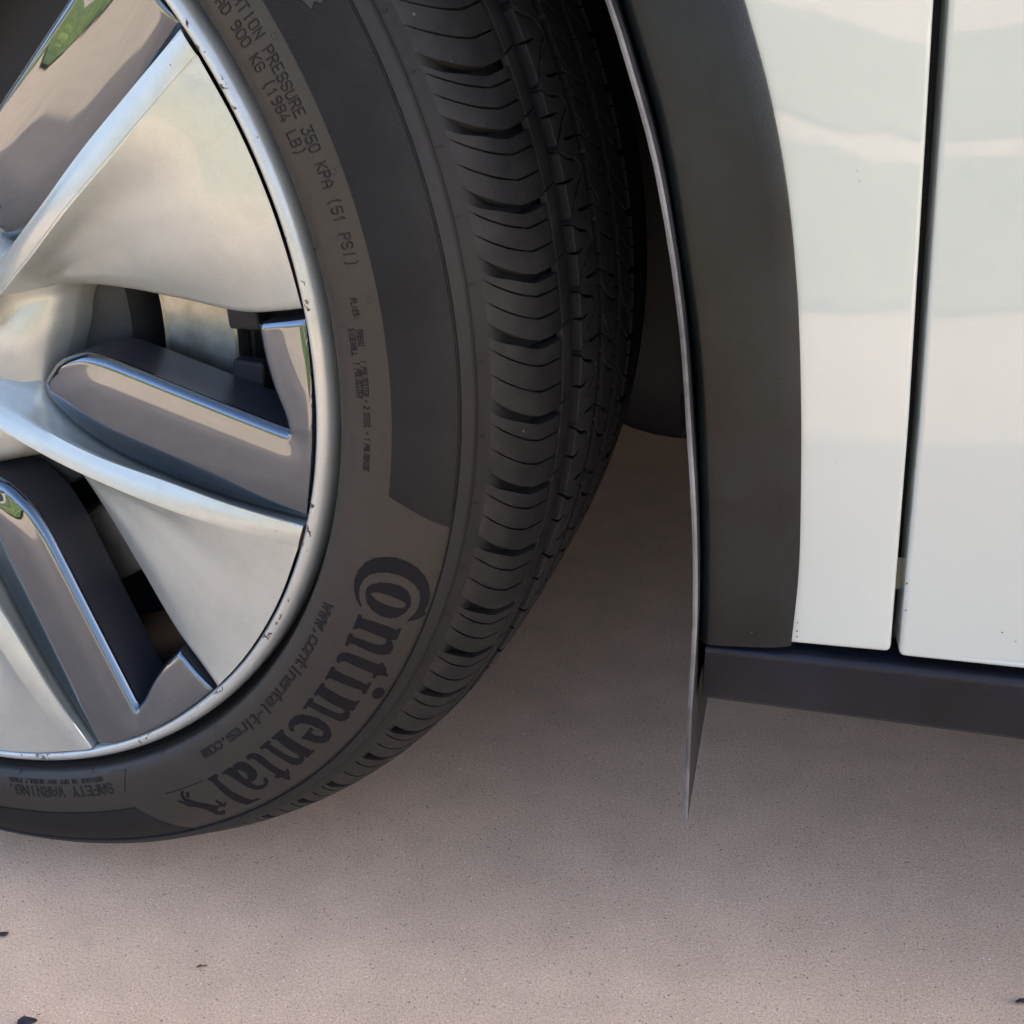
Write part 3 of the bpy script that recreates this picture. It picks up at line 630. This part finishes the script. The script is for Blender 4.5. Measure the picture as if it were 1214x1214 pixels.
Urail = [(.0830, -.0300, .079), (.0862, -.0258, .081), (.0907, -.0213, .083), (.0987, -.0147, .0865), (.1094, -.0103, .0895), (.1181, -.0080, .092), (.1276, -.0080, .0945), (.1489, -.0118, .0965), (.1683, -.0160, .0968), (.1908, -.0208, .0985), (.2154, -.0260, .102), (.2340, -.0297, .104)]
def make_insert():
    Lr = np.array(Lrail); nrm = np.array([.30, .95, 0]); Lg = Lr + nrm * 0.0013
    Lg[0] = (.0828, -.0306, .080); Lg[-1] = arc(RIM - .0003, -17.35, .1065)
    n = 90
    t = np.linspace(0, 1, n) ** 1.5
    A = catmull(Lg, t); B = catmull(Urail, t)
    strip_in = catmull([(.2340, -.0293, .104), (.2322, -.0225, .1035), (.2283, -.0130, .102), (.2242, .0020, .0995), (.2222, .0172, .0965)], 40)
    strip_top = np.array([arc(r, tt, 0) for r, tt in zip(np.linspace(.2229, RIM - .0003, 24), np.linspace(4.43, 5.25, 24))])
    rim_arc = np.array([arc(RIM - .0003, tt, 0) for tt in np.linspace(-17.35, 5.25, 120)])
    outline = np.vstack([A[:, :2], rim_arc[1:, :2], strip_top[::-1][1:, :2], strip_in[::-1][1:, :2], B[::-1][1:-1, :2]])
    closed = np.vstack([outline, outline[:1]])
    soft = np.vstack([A[:, :2]])                                           # the long lower edge rolls over more widely
    def dist(P2, poly):
        a, b_ = poly[:-1], poly[1:]; d = b_ - a; l2 = (d ** 2).sum(1) + 1e-14; out = np.empty(len(P2))
        for i, q in enumerate(P2):
            u = np.clip(((q - a) * d).sum(1) / l2, 0, 1); out[i] = np.hypot(*(a + u[:, None] * d - q).T).min()
        return out
    upper = np.vstack([B[:, :2], strip_in[1:, :2]])
    def height(P2):
        x, y = P2[:, 0], P2[:, 1]
        s = .0932 + .128 * (x - .134) - 2.0 * np.clip(.128 - x, 0, 1) ** 2
        s = s - 0.07 * np.clip(y + .028, 0, .05) * sstep((x - .20) / .03)                 # strip leans back
        du = dist(P2, upper); dl = dist(P2, soft); de = dist(P2, closed)
        s = s + 0.0015 * sstep(np.minimum(du, dl) / .018)                                # gentle crown
        s = s - np.maximum(0.0024 * np.clip(1 - du / .0038, 0, 1) ** 2, 0.0030 * np.clip(1 - dl / .0075, 0, 1) ** 2)      # rolled edges
        s = s - 0.0008 * np.clip(1 - de / .0016, 0, 1) ** 2
        return s
    V, F = [], []
    def add(g):
        nu, nv = g.shape[:2]; b0 = len(V); flat = g.reshape(-1, 2); s = height(flat)
        V.extend(W(np.c_[flat, s])); F.extend(grid_faces(nu, nv, base=b0))
    # across spacing finer at the edges
    q = np.r_[0, .006, .015, .03, .05, .075, .105, .14, np.linspace(.2, .8, 13), .86, .895, .925, .95, .97, .985, .994, 1]
    add(A[:, None, :2] + (B - A)[:, None, :2] * q[None, :, None])
    seg = A[-1][:2] + (B[-1] - A[-1])[:2] * q[:, None]
    inner = np.vstack([seg, strip_in[1:, :2]])
    m_ = len(inner); outer = np.array([arc(RIM - .0003, tt, 0)[:2] for tt in np.interp(np.linspace(0, 1, m_), [0, len(seg) / m_, 1], [-17.35, -7.2, 5.25])])
    qq = np.r_[0, .02, .05, .1, .16, np.linspace(.24, .8, 8), .88, .94, .98, 1]
    add((inner[:, None] + (outer - inner)[:, None] * qq[None, :, None]))
    # side walls down into the window
    s0 = height(outline); b0 = len(V); no = len(outline); nf = len(F)
    cen = outline.mean(0)
    for d, off in ((0.0, 0), (.0012, .0002), (.012, .0005), (.030, .0010)):
        nx = np.roll(outline, -1, 0) - np.roll(outline, 1, 0); nx = np.c_[nx[:, 1], -nx[:, 0]] / (np.hypot(*nx.T)[:, None] + 1e-9)
        lift = np.where(s0 > .02, 0, 0)
        V.extend(W(np.c_[outline - nx * off, s0 - d]))
    for k_ in range(3):
        for i in range(no):
            a = b0 + k_ * no + i; b_ = b0 + k_ * no + (i + 1) % no; F.append((a, a + no, b_ + no, b_))
    o = obj('grey_insert', V, F, M['insert'], wheel)
    for pl in o.data.polygons:
        if pl.index >= nf + no: pl.material_index = 1
    bm = bmesh.new(); bm.from_mesh(o.data); bmesh.ops.remove_doubles(bm, verts=bm.verts, dist=0.00006); bmesh.ops.recalc_face_normals(bm, faces=bm.faces)
    for fc in bm.faces:
        pass
    bm.to_mesh(o.data); bm.free(); o.data.materials.append(M['wall'])
    o.data.set_sharp_from_angle(angle=R_(58))
    return o
ins0 = make_insert()
for k in range(1, 7):
    for src in (spoke0, ins0):
        c = src.copy(); col.objects.link(c); c.parent = wheel; c.rotation_euler = (0, -k * SEC, 0)
# centre of the wheel
hubp = [(.0, .0800), (.020, .0800), (.031, .0795), (.032, .0760), (.034, .0760), (.050, .0800), (.058, .0760), (.060, .0400)]
v, f = lathe(hubp, 64, P=P); obj('hub_cover', v, f, M['silver'], wheel, angle=40)
# brake behind the windows
dp = [(.1360, .030), (.1362, .0478), (.1372, .0490), (.1385, .0478), (.1395, .0490), (.1770, .0490), (.1785, .0480), (.1786, .0380), (.160, .0375), (.160, .0330), (.1786, .0325), (.1786, .0230), (.1360, .0230)]
v, f = lathe(dp, 120, P=P); disc = obj('brake_disc', v, f, M['disc'], car, angle=30); disc.matrix_world = wheelmat
tag(disc, 'bare steel brake disc behind the spokes')
hp = [(.040, .052), (.1130, .0505), (.1170, .0480), (.1185, .040), (.1185, -.01)]
v, f = lathe(hp, 96, P=P); obj('disc_hat', v, f, M['cast'], disc, angle=40)
shield = [(.1190, .012), (.215, .012), (.218, -.002)]
v, f = lathe(shield, 96, P=P); obj('splash_shield', v, f, M['under'], disc, angle=40)
# caliper
V, F = [], []
for t in np.linspace(34, 96, 14):
    for r, s_ in ((.120, .066), (.206, .066), (.214, .056), (.214, -.03), (.120, -.03)): V.append(P(r, R_(t), s_))
F = grid_faces(14, 5) + [(0, 1, 2, 3, 4), tuple(13 * 5 + i for i in (4, 3, 2, 1, 0))]
cal = obj('brake_caliper', V, F, M['under'], car, angle=30); cal.matrix_world = wheelmat; bevel(cal, .003)
for t in (-6, 3):
    V = []
    for dt in (-2.2, 2.2):
        for r, s_ in ((.186, .0605), (.186, .067), (.203, .067), (.203, .0605)): V.append(P(r, R_(t + dt), s_))
    bevel(obj('caliper_lug', V, [(0, 1, 2, 3), (7, 6, 5, 4), (0, 4, 5, 1), (1, 5, 6, 2), (2, 6, 7, 3)], M['under'], cal, smooth=False), .0015)

# ---- bodywork, on the plane y = YB
YB = -0.1490
HZ = HUB.z
clad_out = np.array([(.4414, .2225), (.4419, .2593), (.4398, .3001), (.4366, .3427), (.4313, .3901), (.4246, .4283), (.4158, .4618), (.4056, .4912)])
clad_in = np.array([(.3995, .2215), (.3990, .2500), (.3960, .3070), (.3912, .3591), (.3838, .4036), (.3738, .4511), (.3600, .4922)])
def arch(pts, n_rear, n_arc):
    a = catmull(pts, n_rear); r = math.hypot(pts[-1][0], pts[-1][1] - HZ); t0 = math.atan2(pts[-1][1] - HZ, pts[-1][0])
    ts = np.linspace(t0, math.pi + 0.30, n_arc)[1:]
    return np.vstack([a, np.c_[r * np.cos(ts), HZ + r * np.sin(ts)]])
co, ci = arch(clad_out, 50, 60), arch(clad_in, 50, 60)
def ytum(x, z): return YB + 0.05 * (z - .36) ** 2 + 0.012 * max(0.0, x - .50) ** 2      # slight barrel shape of the side

# cladding: rolled inner edge, flat grained face, chamfer towards the paint
V = []
nrow = len(co)
for i in range(nrow):
    a, b_ = ci[i], co[i]; wdt = np.hypot(*(b_ - a)); d = (b_ - a) / wdt
    for off, dy in ((0.0005, .060), (0.0, .020), (0.0006, .0015), (.0022, -.0022), (.0050, -.0032), (wdt * .3, -.0036), (wdt * .6, -.0036), (wdt - .0085, -.0034), (wdt - .0075, -.0032), (wdt - .0012, -.0016), (wdt - .0004, -.0010), (wdt - .0002, .016)):
        q = a + d * off; V.append((q[0], ytum(*q) + dy, q[1]))
clad = obj('arch_cladding', V, grid_faces(nrow, 12, flip=True), M['cladding'], car, angle=48)
tag(clad, 'grained black plastic arch cladding')

# paint panels: outline polygons with rolled edges
def panel(name, outline, material, y_extra=0.0, roll=.0022, back=.018, fill_rows=None):
    """outline: closed list of (x,z) anticlockwise seen from outside; builds face, rolled edge and return flange"""
    o = np.array(outline); n_ = len(o)
    tn = np.roll(o, -1, 0) - np.roll(o, 1, 0); nx = np.c_[-tn[:, 1], tn[:, 0]] / (np.hypot(*tn.T)[:, None] + 1e-9)     # inward
    rings = []
    for k_ in range(7):
        a = k_ / 6 * math.pi / 2
        rings.append((o + nx * roll * (1 - math.sin(a)), -0.0 + roll * (1 - math.cos(a))))
    rings.append((o, back))
    V, F = [], []
    for pts, dy in rings:
        V += [(q[0], ytum(*q) + dy + y_extra, q[1]) for q in pts]
    for k_ in range(len(rings) - 1):
        for i in range(n_):
            a = k_ * n_ + i; b_ = k_ * n_ + (i + 1) % n_; F.append((a, a + n_, b_ + n_, b_))
    return V, F, n_
def xg(z): return float(np.interp(z, [.2195, .3317, .4166, .4900, .9], [.4847, .4801, .4752, .4710, .4480]))
def gapw(z): return float(np.interp(z, [.2195, .49, .9], [.0036, .0052, .0055]))
CHIPS = [(x, z, x > .486) for x, z in ((.4874, .2570), (.4885, .2436), (.4430, .2342), (.4431, .2298), (.4433, .2268), (.5300, .2352), (.5362, .2310))]
# fender
zs = np.linspace(.2216, .93, 60)
rear = [(xg(z) , z) for z in zs]
arch_pts = [tuple(q) for q in co]
def fillet(prev, corner, nxt, r, n_=7):
    c = np.array(corner); a_ = np.array(prev) - c; b_ = np.array(nxt) - c; a_ /= np.hypot(*a_); b_ /= np.hypot(*b_)
    p0, p1 = c + a_ * r, c + b_ * r
    return [tuple((1 - t) ** 2 * p0 + 2 * t * (1 - t) * c + t * t * p1) for t in np.linspace(0, 1, n_)]
zb_f = lambda x: .2228 + (x - .4436) * -.04
bottom = [(x, zb_f(x)) for x in np.linspace(.4370, xg(.2216) - .004, 14)] + fillet((.47, zb_f(.47)), (xg(zb_f(.4847)), zb_f(.4847)), (xg(.26), .26), .0032)
rear = [(xg(z), z) for z in np.linspace(.2260, .93, 60)]
front = [(-.62, .93), (-.80, .80), (-.82, .40), (-.60, .30)]
arch_dn = [(q[0] * .985, HZ + (q[1] - HZ) * .985 if q[1] > HZ else q[1]) for q in arch_pts[::-1]]       # from the front foot over the top to the rear foot
outl = bottom + rear + [(x, .93) for x in np.linspace(.40, -.62, 20)] + front[1:] + arch_dn[:-1]
V, F, n_ = panel('fender', outl, M['white'])
tri = tessellate_polygon([[Vector((V[i][0], V[i][2], 0)) for i in range(n_)]])
fender = obj('fender', V, list(F) + [tuple(t) for t in tri], M['white'], car, angle=35)
# door
zd = lambda x: max(.2195 - (x - .4872) * .0545, .185)
xl = xg(.2195) + gapw(.2195)
dl = [(xg(z) + gapw(z), z) for z in np.linspace(.2240, .93, 60)]
outl = [(1.45, .93)] + [(x, .93) for x in np.linspace(1.3, .46, 14)] + dl[::-1][1:] + fillet((xg(.25) + gapw(.25), .25), (xl, zd(xl)), (xl + .05, zd(xl + .05)), .0032) + [(x, zd(x)) for x in np.linspace(xl + .006, 1.45, 40)]
V, F, n_ = panel('door', outl, M['white'])
tri = tessellate_polygon([[Vector((V[i][0], V[i][2], 0)) for i in range(n_)]])
door = obj('door', V, list(F) + [tuple(t) for t in tri], M['white'], car, angle=35)
for o_ in (fender, door):
    bm = bmesh.new(); bm.from_mesh(o_.data); bmesh.ops.recalc_face_normals(bm, faces=bm.faces)
    bm.faces.ensure_lookup_table()
    bm.to_mesh(o_.data); bm.free()
# stone chips along the panel edges
for k_, (x, z, part) in enumerate(CHIPS):
    V = [(x, ytum(x, z) - .0003, z)]; rr = .00026 + .00028 * rng.random()
    for i in range(7):
        a_ = i / 7 * 2 * math.pi; V.append((x + rr * (.7 + .5 * rng.random()) * math.cos(a_), ytum(x, z) - .0002, z + rr * (.8 + .7 * rng.random()) * math.sin(a_)))
    obj('paint_chip', V, [(0, i + 1, (i + 1) % 7 + 1) for i in range(7)], M['under'], door if part else fender, smooth=False)
# seal deep in the gap
V = []
for z in np.linspace(.20, .93, 20):
    for x, y in ((-.010, .008), (-.003, .014), (.009, .014), (.016, .008)): V.append((xg(z) + x, YB + .012 + y, z))
obj('door_seal', V, grid_faces(20, 4, flip=True), M['seal'], door)
V = [(xg(.262) + dx, YB + dy, z) for z in (.246, .262) for dx, dy in ((-.002, .016), (.008, .016))]
obj('door_bump_stop', [(a, b_ - .001, c) for a, b_, c in V], [(0, 1, 3, 2)], mat('yellowed_stop', (.30, .30, .20), .5)[0], door, smooth=False)
# sill garnish
st_x = np.linspace(.4030, 2.1, 60); V = []
for x in st_x:
    zt = .2201 + max(-.018, (x - .4024) * -.0595); zb = .1806 + max(-.020, (x - .4051) * -.0785)
    for y, z in ((YB + .040, zt - .001), (YB + .006, zt - .0006), (YB + .0025, zt - .0012), (YB + .0008, zt - .0032), (YB + .0012, zt - .006), (YB + .006, zt - .018), (YB + .0125, zb + .004), (YB + .0150, zb + .0008), (YB + .019, zb), (YB + .10, zb - .004)):
        V.append((x, y, z))
nn_ = 10
sill = obj('sill_garnish', V, grid_faces(60, nn_, flip=True) + [tuple(range(nn_))], M['sill'], car, angle=55)
tag(sill, 'dark plastic sill strip under the door')
# mud flap: a long thin sheet that follows the arch and hangs below the sill
fl = catmull([(.3100, .5700), (.3350, .5360), (.3559, .4926), (.3652, .4661), (.3730, .4407), (.3806, .4061), (.3858, .3751), (.3908, .3276), (.3945, .2865), (.3966, .2410), (.3962, .1876), (.3965, .1278)], 90)
V = []; tk = .0021
for i, (x, z) in enumerate(fl):
    low_ = float(sstep((.20 - z) / .075)); y1 = -.155 + (.205 if z > .20 else .0) + 0.0
    yin = -.040
    sk = .078                                              # it leans back a little towards the inside
    jag = 0.00004 * rng.normal()
    yo = -.160 + float(np.interp(z, [.1278, .20], [.0, .0]))
    xin = x + (yin - yo) * sk
    V += [(x - .0000 + jag, yo + .0004, z), (x + tk * .5, yo - .0002, z), (x + tk, yo + .0004, z), (xin + tk, yin, z), (xin, yin, z)]
F = []
for i in range(89):
    for j in range(5):
        a, b_ = i * 5 + j, i * 5 + (j + 1) % 5; F.append((a, b_, b_ + 5, a + 5))
F.append((89 * 5, 89 * 5 + 1, 89 * 5 + 2, 89 * 5 + 3, 89 * 5 + 4))
flap = obj('mud_flap', V, F, M['flap'], car, angle=30)
flap.data.materials.append(M['flap_edge'])
for pl in flap.data.polygons:
    if pl.index < 89 * 5 and pl.index % 5 in (0, 1): pl.material_index = 1
tag(flap, 'thin black plastic mud flap with its lit edge coloured paler')
# wheel arch liner: the tub behind the tyre
V = []
tl = np.radians(np.linspace(-24, 200, 60)); ys = [-.075, -.05, -.02, .02, .08, .14, .20, .26]
for t in tl:
    for y in ys:
        r = .402 - 0.012 * (y > .2)
        x, z = r * math.cos(t), HZ + r * math.sin(t)
        if t < 0:
            cut = HZ + r * math.sin(R_(-24)); x = .398 + .0 * t; 
            zlow = float(np.interp(y, [-.14, -.10, .0, .1, .2, .26], [.40, .330, .262, .222, .186, .175])); z = zlow + (HZ - zlow) * (1 - t / R_(-24)); x = x - .012 * (t / R_(-24)) ** 2
        V.append((x, y, z))
liner = obj('arch_liner', V, grid_faces(60, len(ys)), M['liner'], car, angle=60)
tag(liner, 'dark plastic wheel arch liner')
# inner wall of the liner with its rounded lower edge
V = []
for x in np.linspace(-.44, .468, 60):
    zl = .158 + min(4.3 * (x - .3845) ** 2, .16)
    for dy, z in ((.030, zl + .004), (.010, zl + .0005), (.002, zl), (0.0, zl + .004), (0.0, zl + .05), (.0, .55), (.0, .80)): V.append((x, .252 + dy, z))
obj('liner_inner_wall', V, grid_faces(60, 7, flip=True), M['liner'], liner)
# inner wall of the arch and the closed bulk of the car above, behind and under it
def boxes(name, bs, material):
    V, F = [], []
    for x0, x1, y0, y1, z0, z1 in bs:
        b0 = len(V); V += [(x, y, z) for x in (x0, x1) for y in (y0, y1) for z in (z0, z1)]
        F += [tuple(b0 + i for i in q) for q in ((0, 1, 3, 2), (4, 6, 7, 5), (0, 4, 5, 1), (2, 3, 7, 6), (0, 2, 6, 4), (1, 5, 7, 3))]
    return obj(name, V, F, material, car, smooth=False)
boxes('underbody_and_light_blockers', [(-.86, .469, .300, 1.80, .195, .78), (.470, 3.30, -.040, 1.80, .175, .80), (-.86, -.47, -.10, .299, .175, .80), (-.86, 3.30, 1.74, 1.80, .09, .174), (-.86, -.80, -.10, 1.739, .08, .174), (3.24, 3.30, -.10, 1.739, .08, .174)], M['under'])  # includes unseen far, front and rear skirts added to block light underneath
sec = [(-.145, .935), (-.10, .99), (.02, 1.02), (.26, 1.50), (.40, 1.58), (1.25, 1.58), (1.40, 1.50), (1.66, 1.0), (1.80, .93), (1.80, .805), (-.128, .805)]
V = []
for x, hs in ((-.86, .0), (-.30, .02), (.35, .10), (1.15, 1.0), (2.4, 1.0), (3.30, .25)):
    for y, z in sec: V.append((x, y, min(z, .96 + (z - .96) * hs) if z > .96 else z))
ns_ = len(sec)
F = []
for i in range(5):
    for j in range(ns_):
        a, b_ = i * ns_ + j, i * ns_ + (j + 1) % ns_; F.append((a, a + ns_, b_ + ns_, b_))
F += [tuple(range(ns_)), tuple(5 * ns_ + i for i in range(ns_))[::-1]]
obj('upper_body', V, F, M['white'], car, smooth=False)

# ------------------------------------------------------------------ scraps on the driveway
def scrap(name, x, y, size, ang, label, cat, material, n_=9, asp=.35):
    V = [(0, 0, .0022)]; 
    for i in range(n_):
        a = i / n_ * 2 * math.pi; r = size * (1 + .35 * rng.normal() * .6); V.append((r * math.cos(a), r * asp * math.sin(a), .0008 + .0022 * abs(math.cos(a * 1.5))))
    F = [(0, i + 1, (i + 1) % n_ + 1) for i in range(n_)]
    o = obj(name, V, F, material, smooth=False); o.location = (x, y, 0.0003); o.rotation_euler = (0, 0, ang)
    s_ = o.modifiers.new('thick', 'SOLIDIFY'); s_.thickness = .0006
    return tag(o, label, cat)
scrap('leaf_scrap', .0125, -.1575, .0042, .55, 'small dark curled leaf scrap on the concrete below the tyre warning text', 'leaf', M['leaf'])
scrap('leaf_scrap', .0585, -.2140, .0050, .1, 'flat dark leaf scrap on the concrete, farthest out from the tyre', 'leaf', M['leaf'], asp=.6)
scrap('leaf_scrap', .5770, -.1300, .0040, .2, 'tiny dark pointed leaf scrap on the concrete beneath the door', 'leaf', M['leaf'], asp=.4)
scrap('twig', .1367, -.1650, .0035, .25, 'thin brown twig splinter lying on the concrete in front of the tyre', 'twig', M['leaf2'], asp=.10)
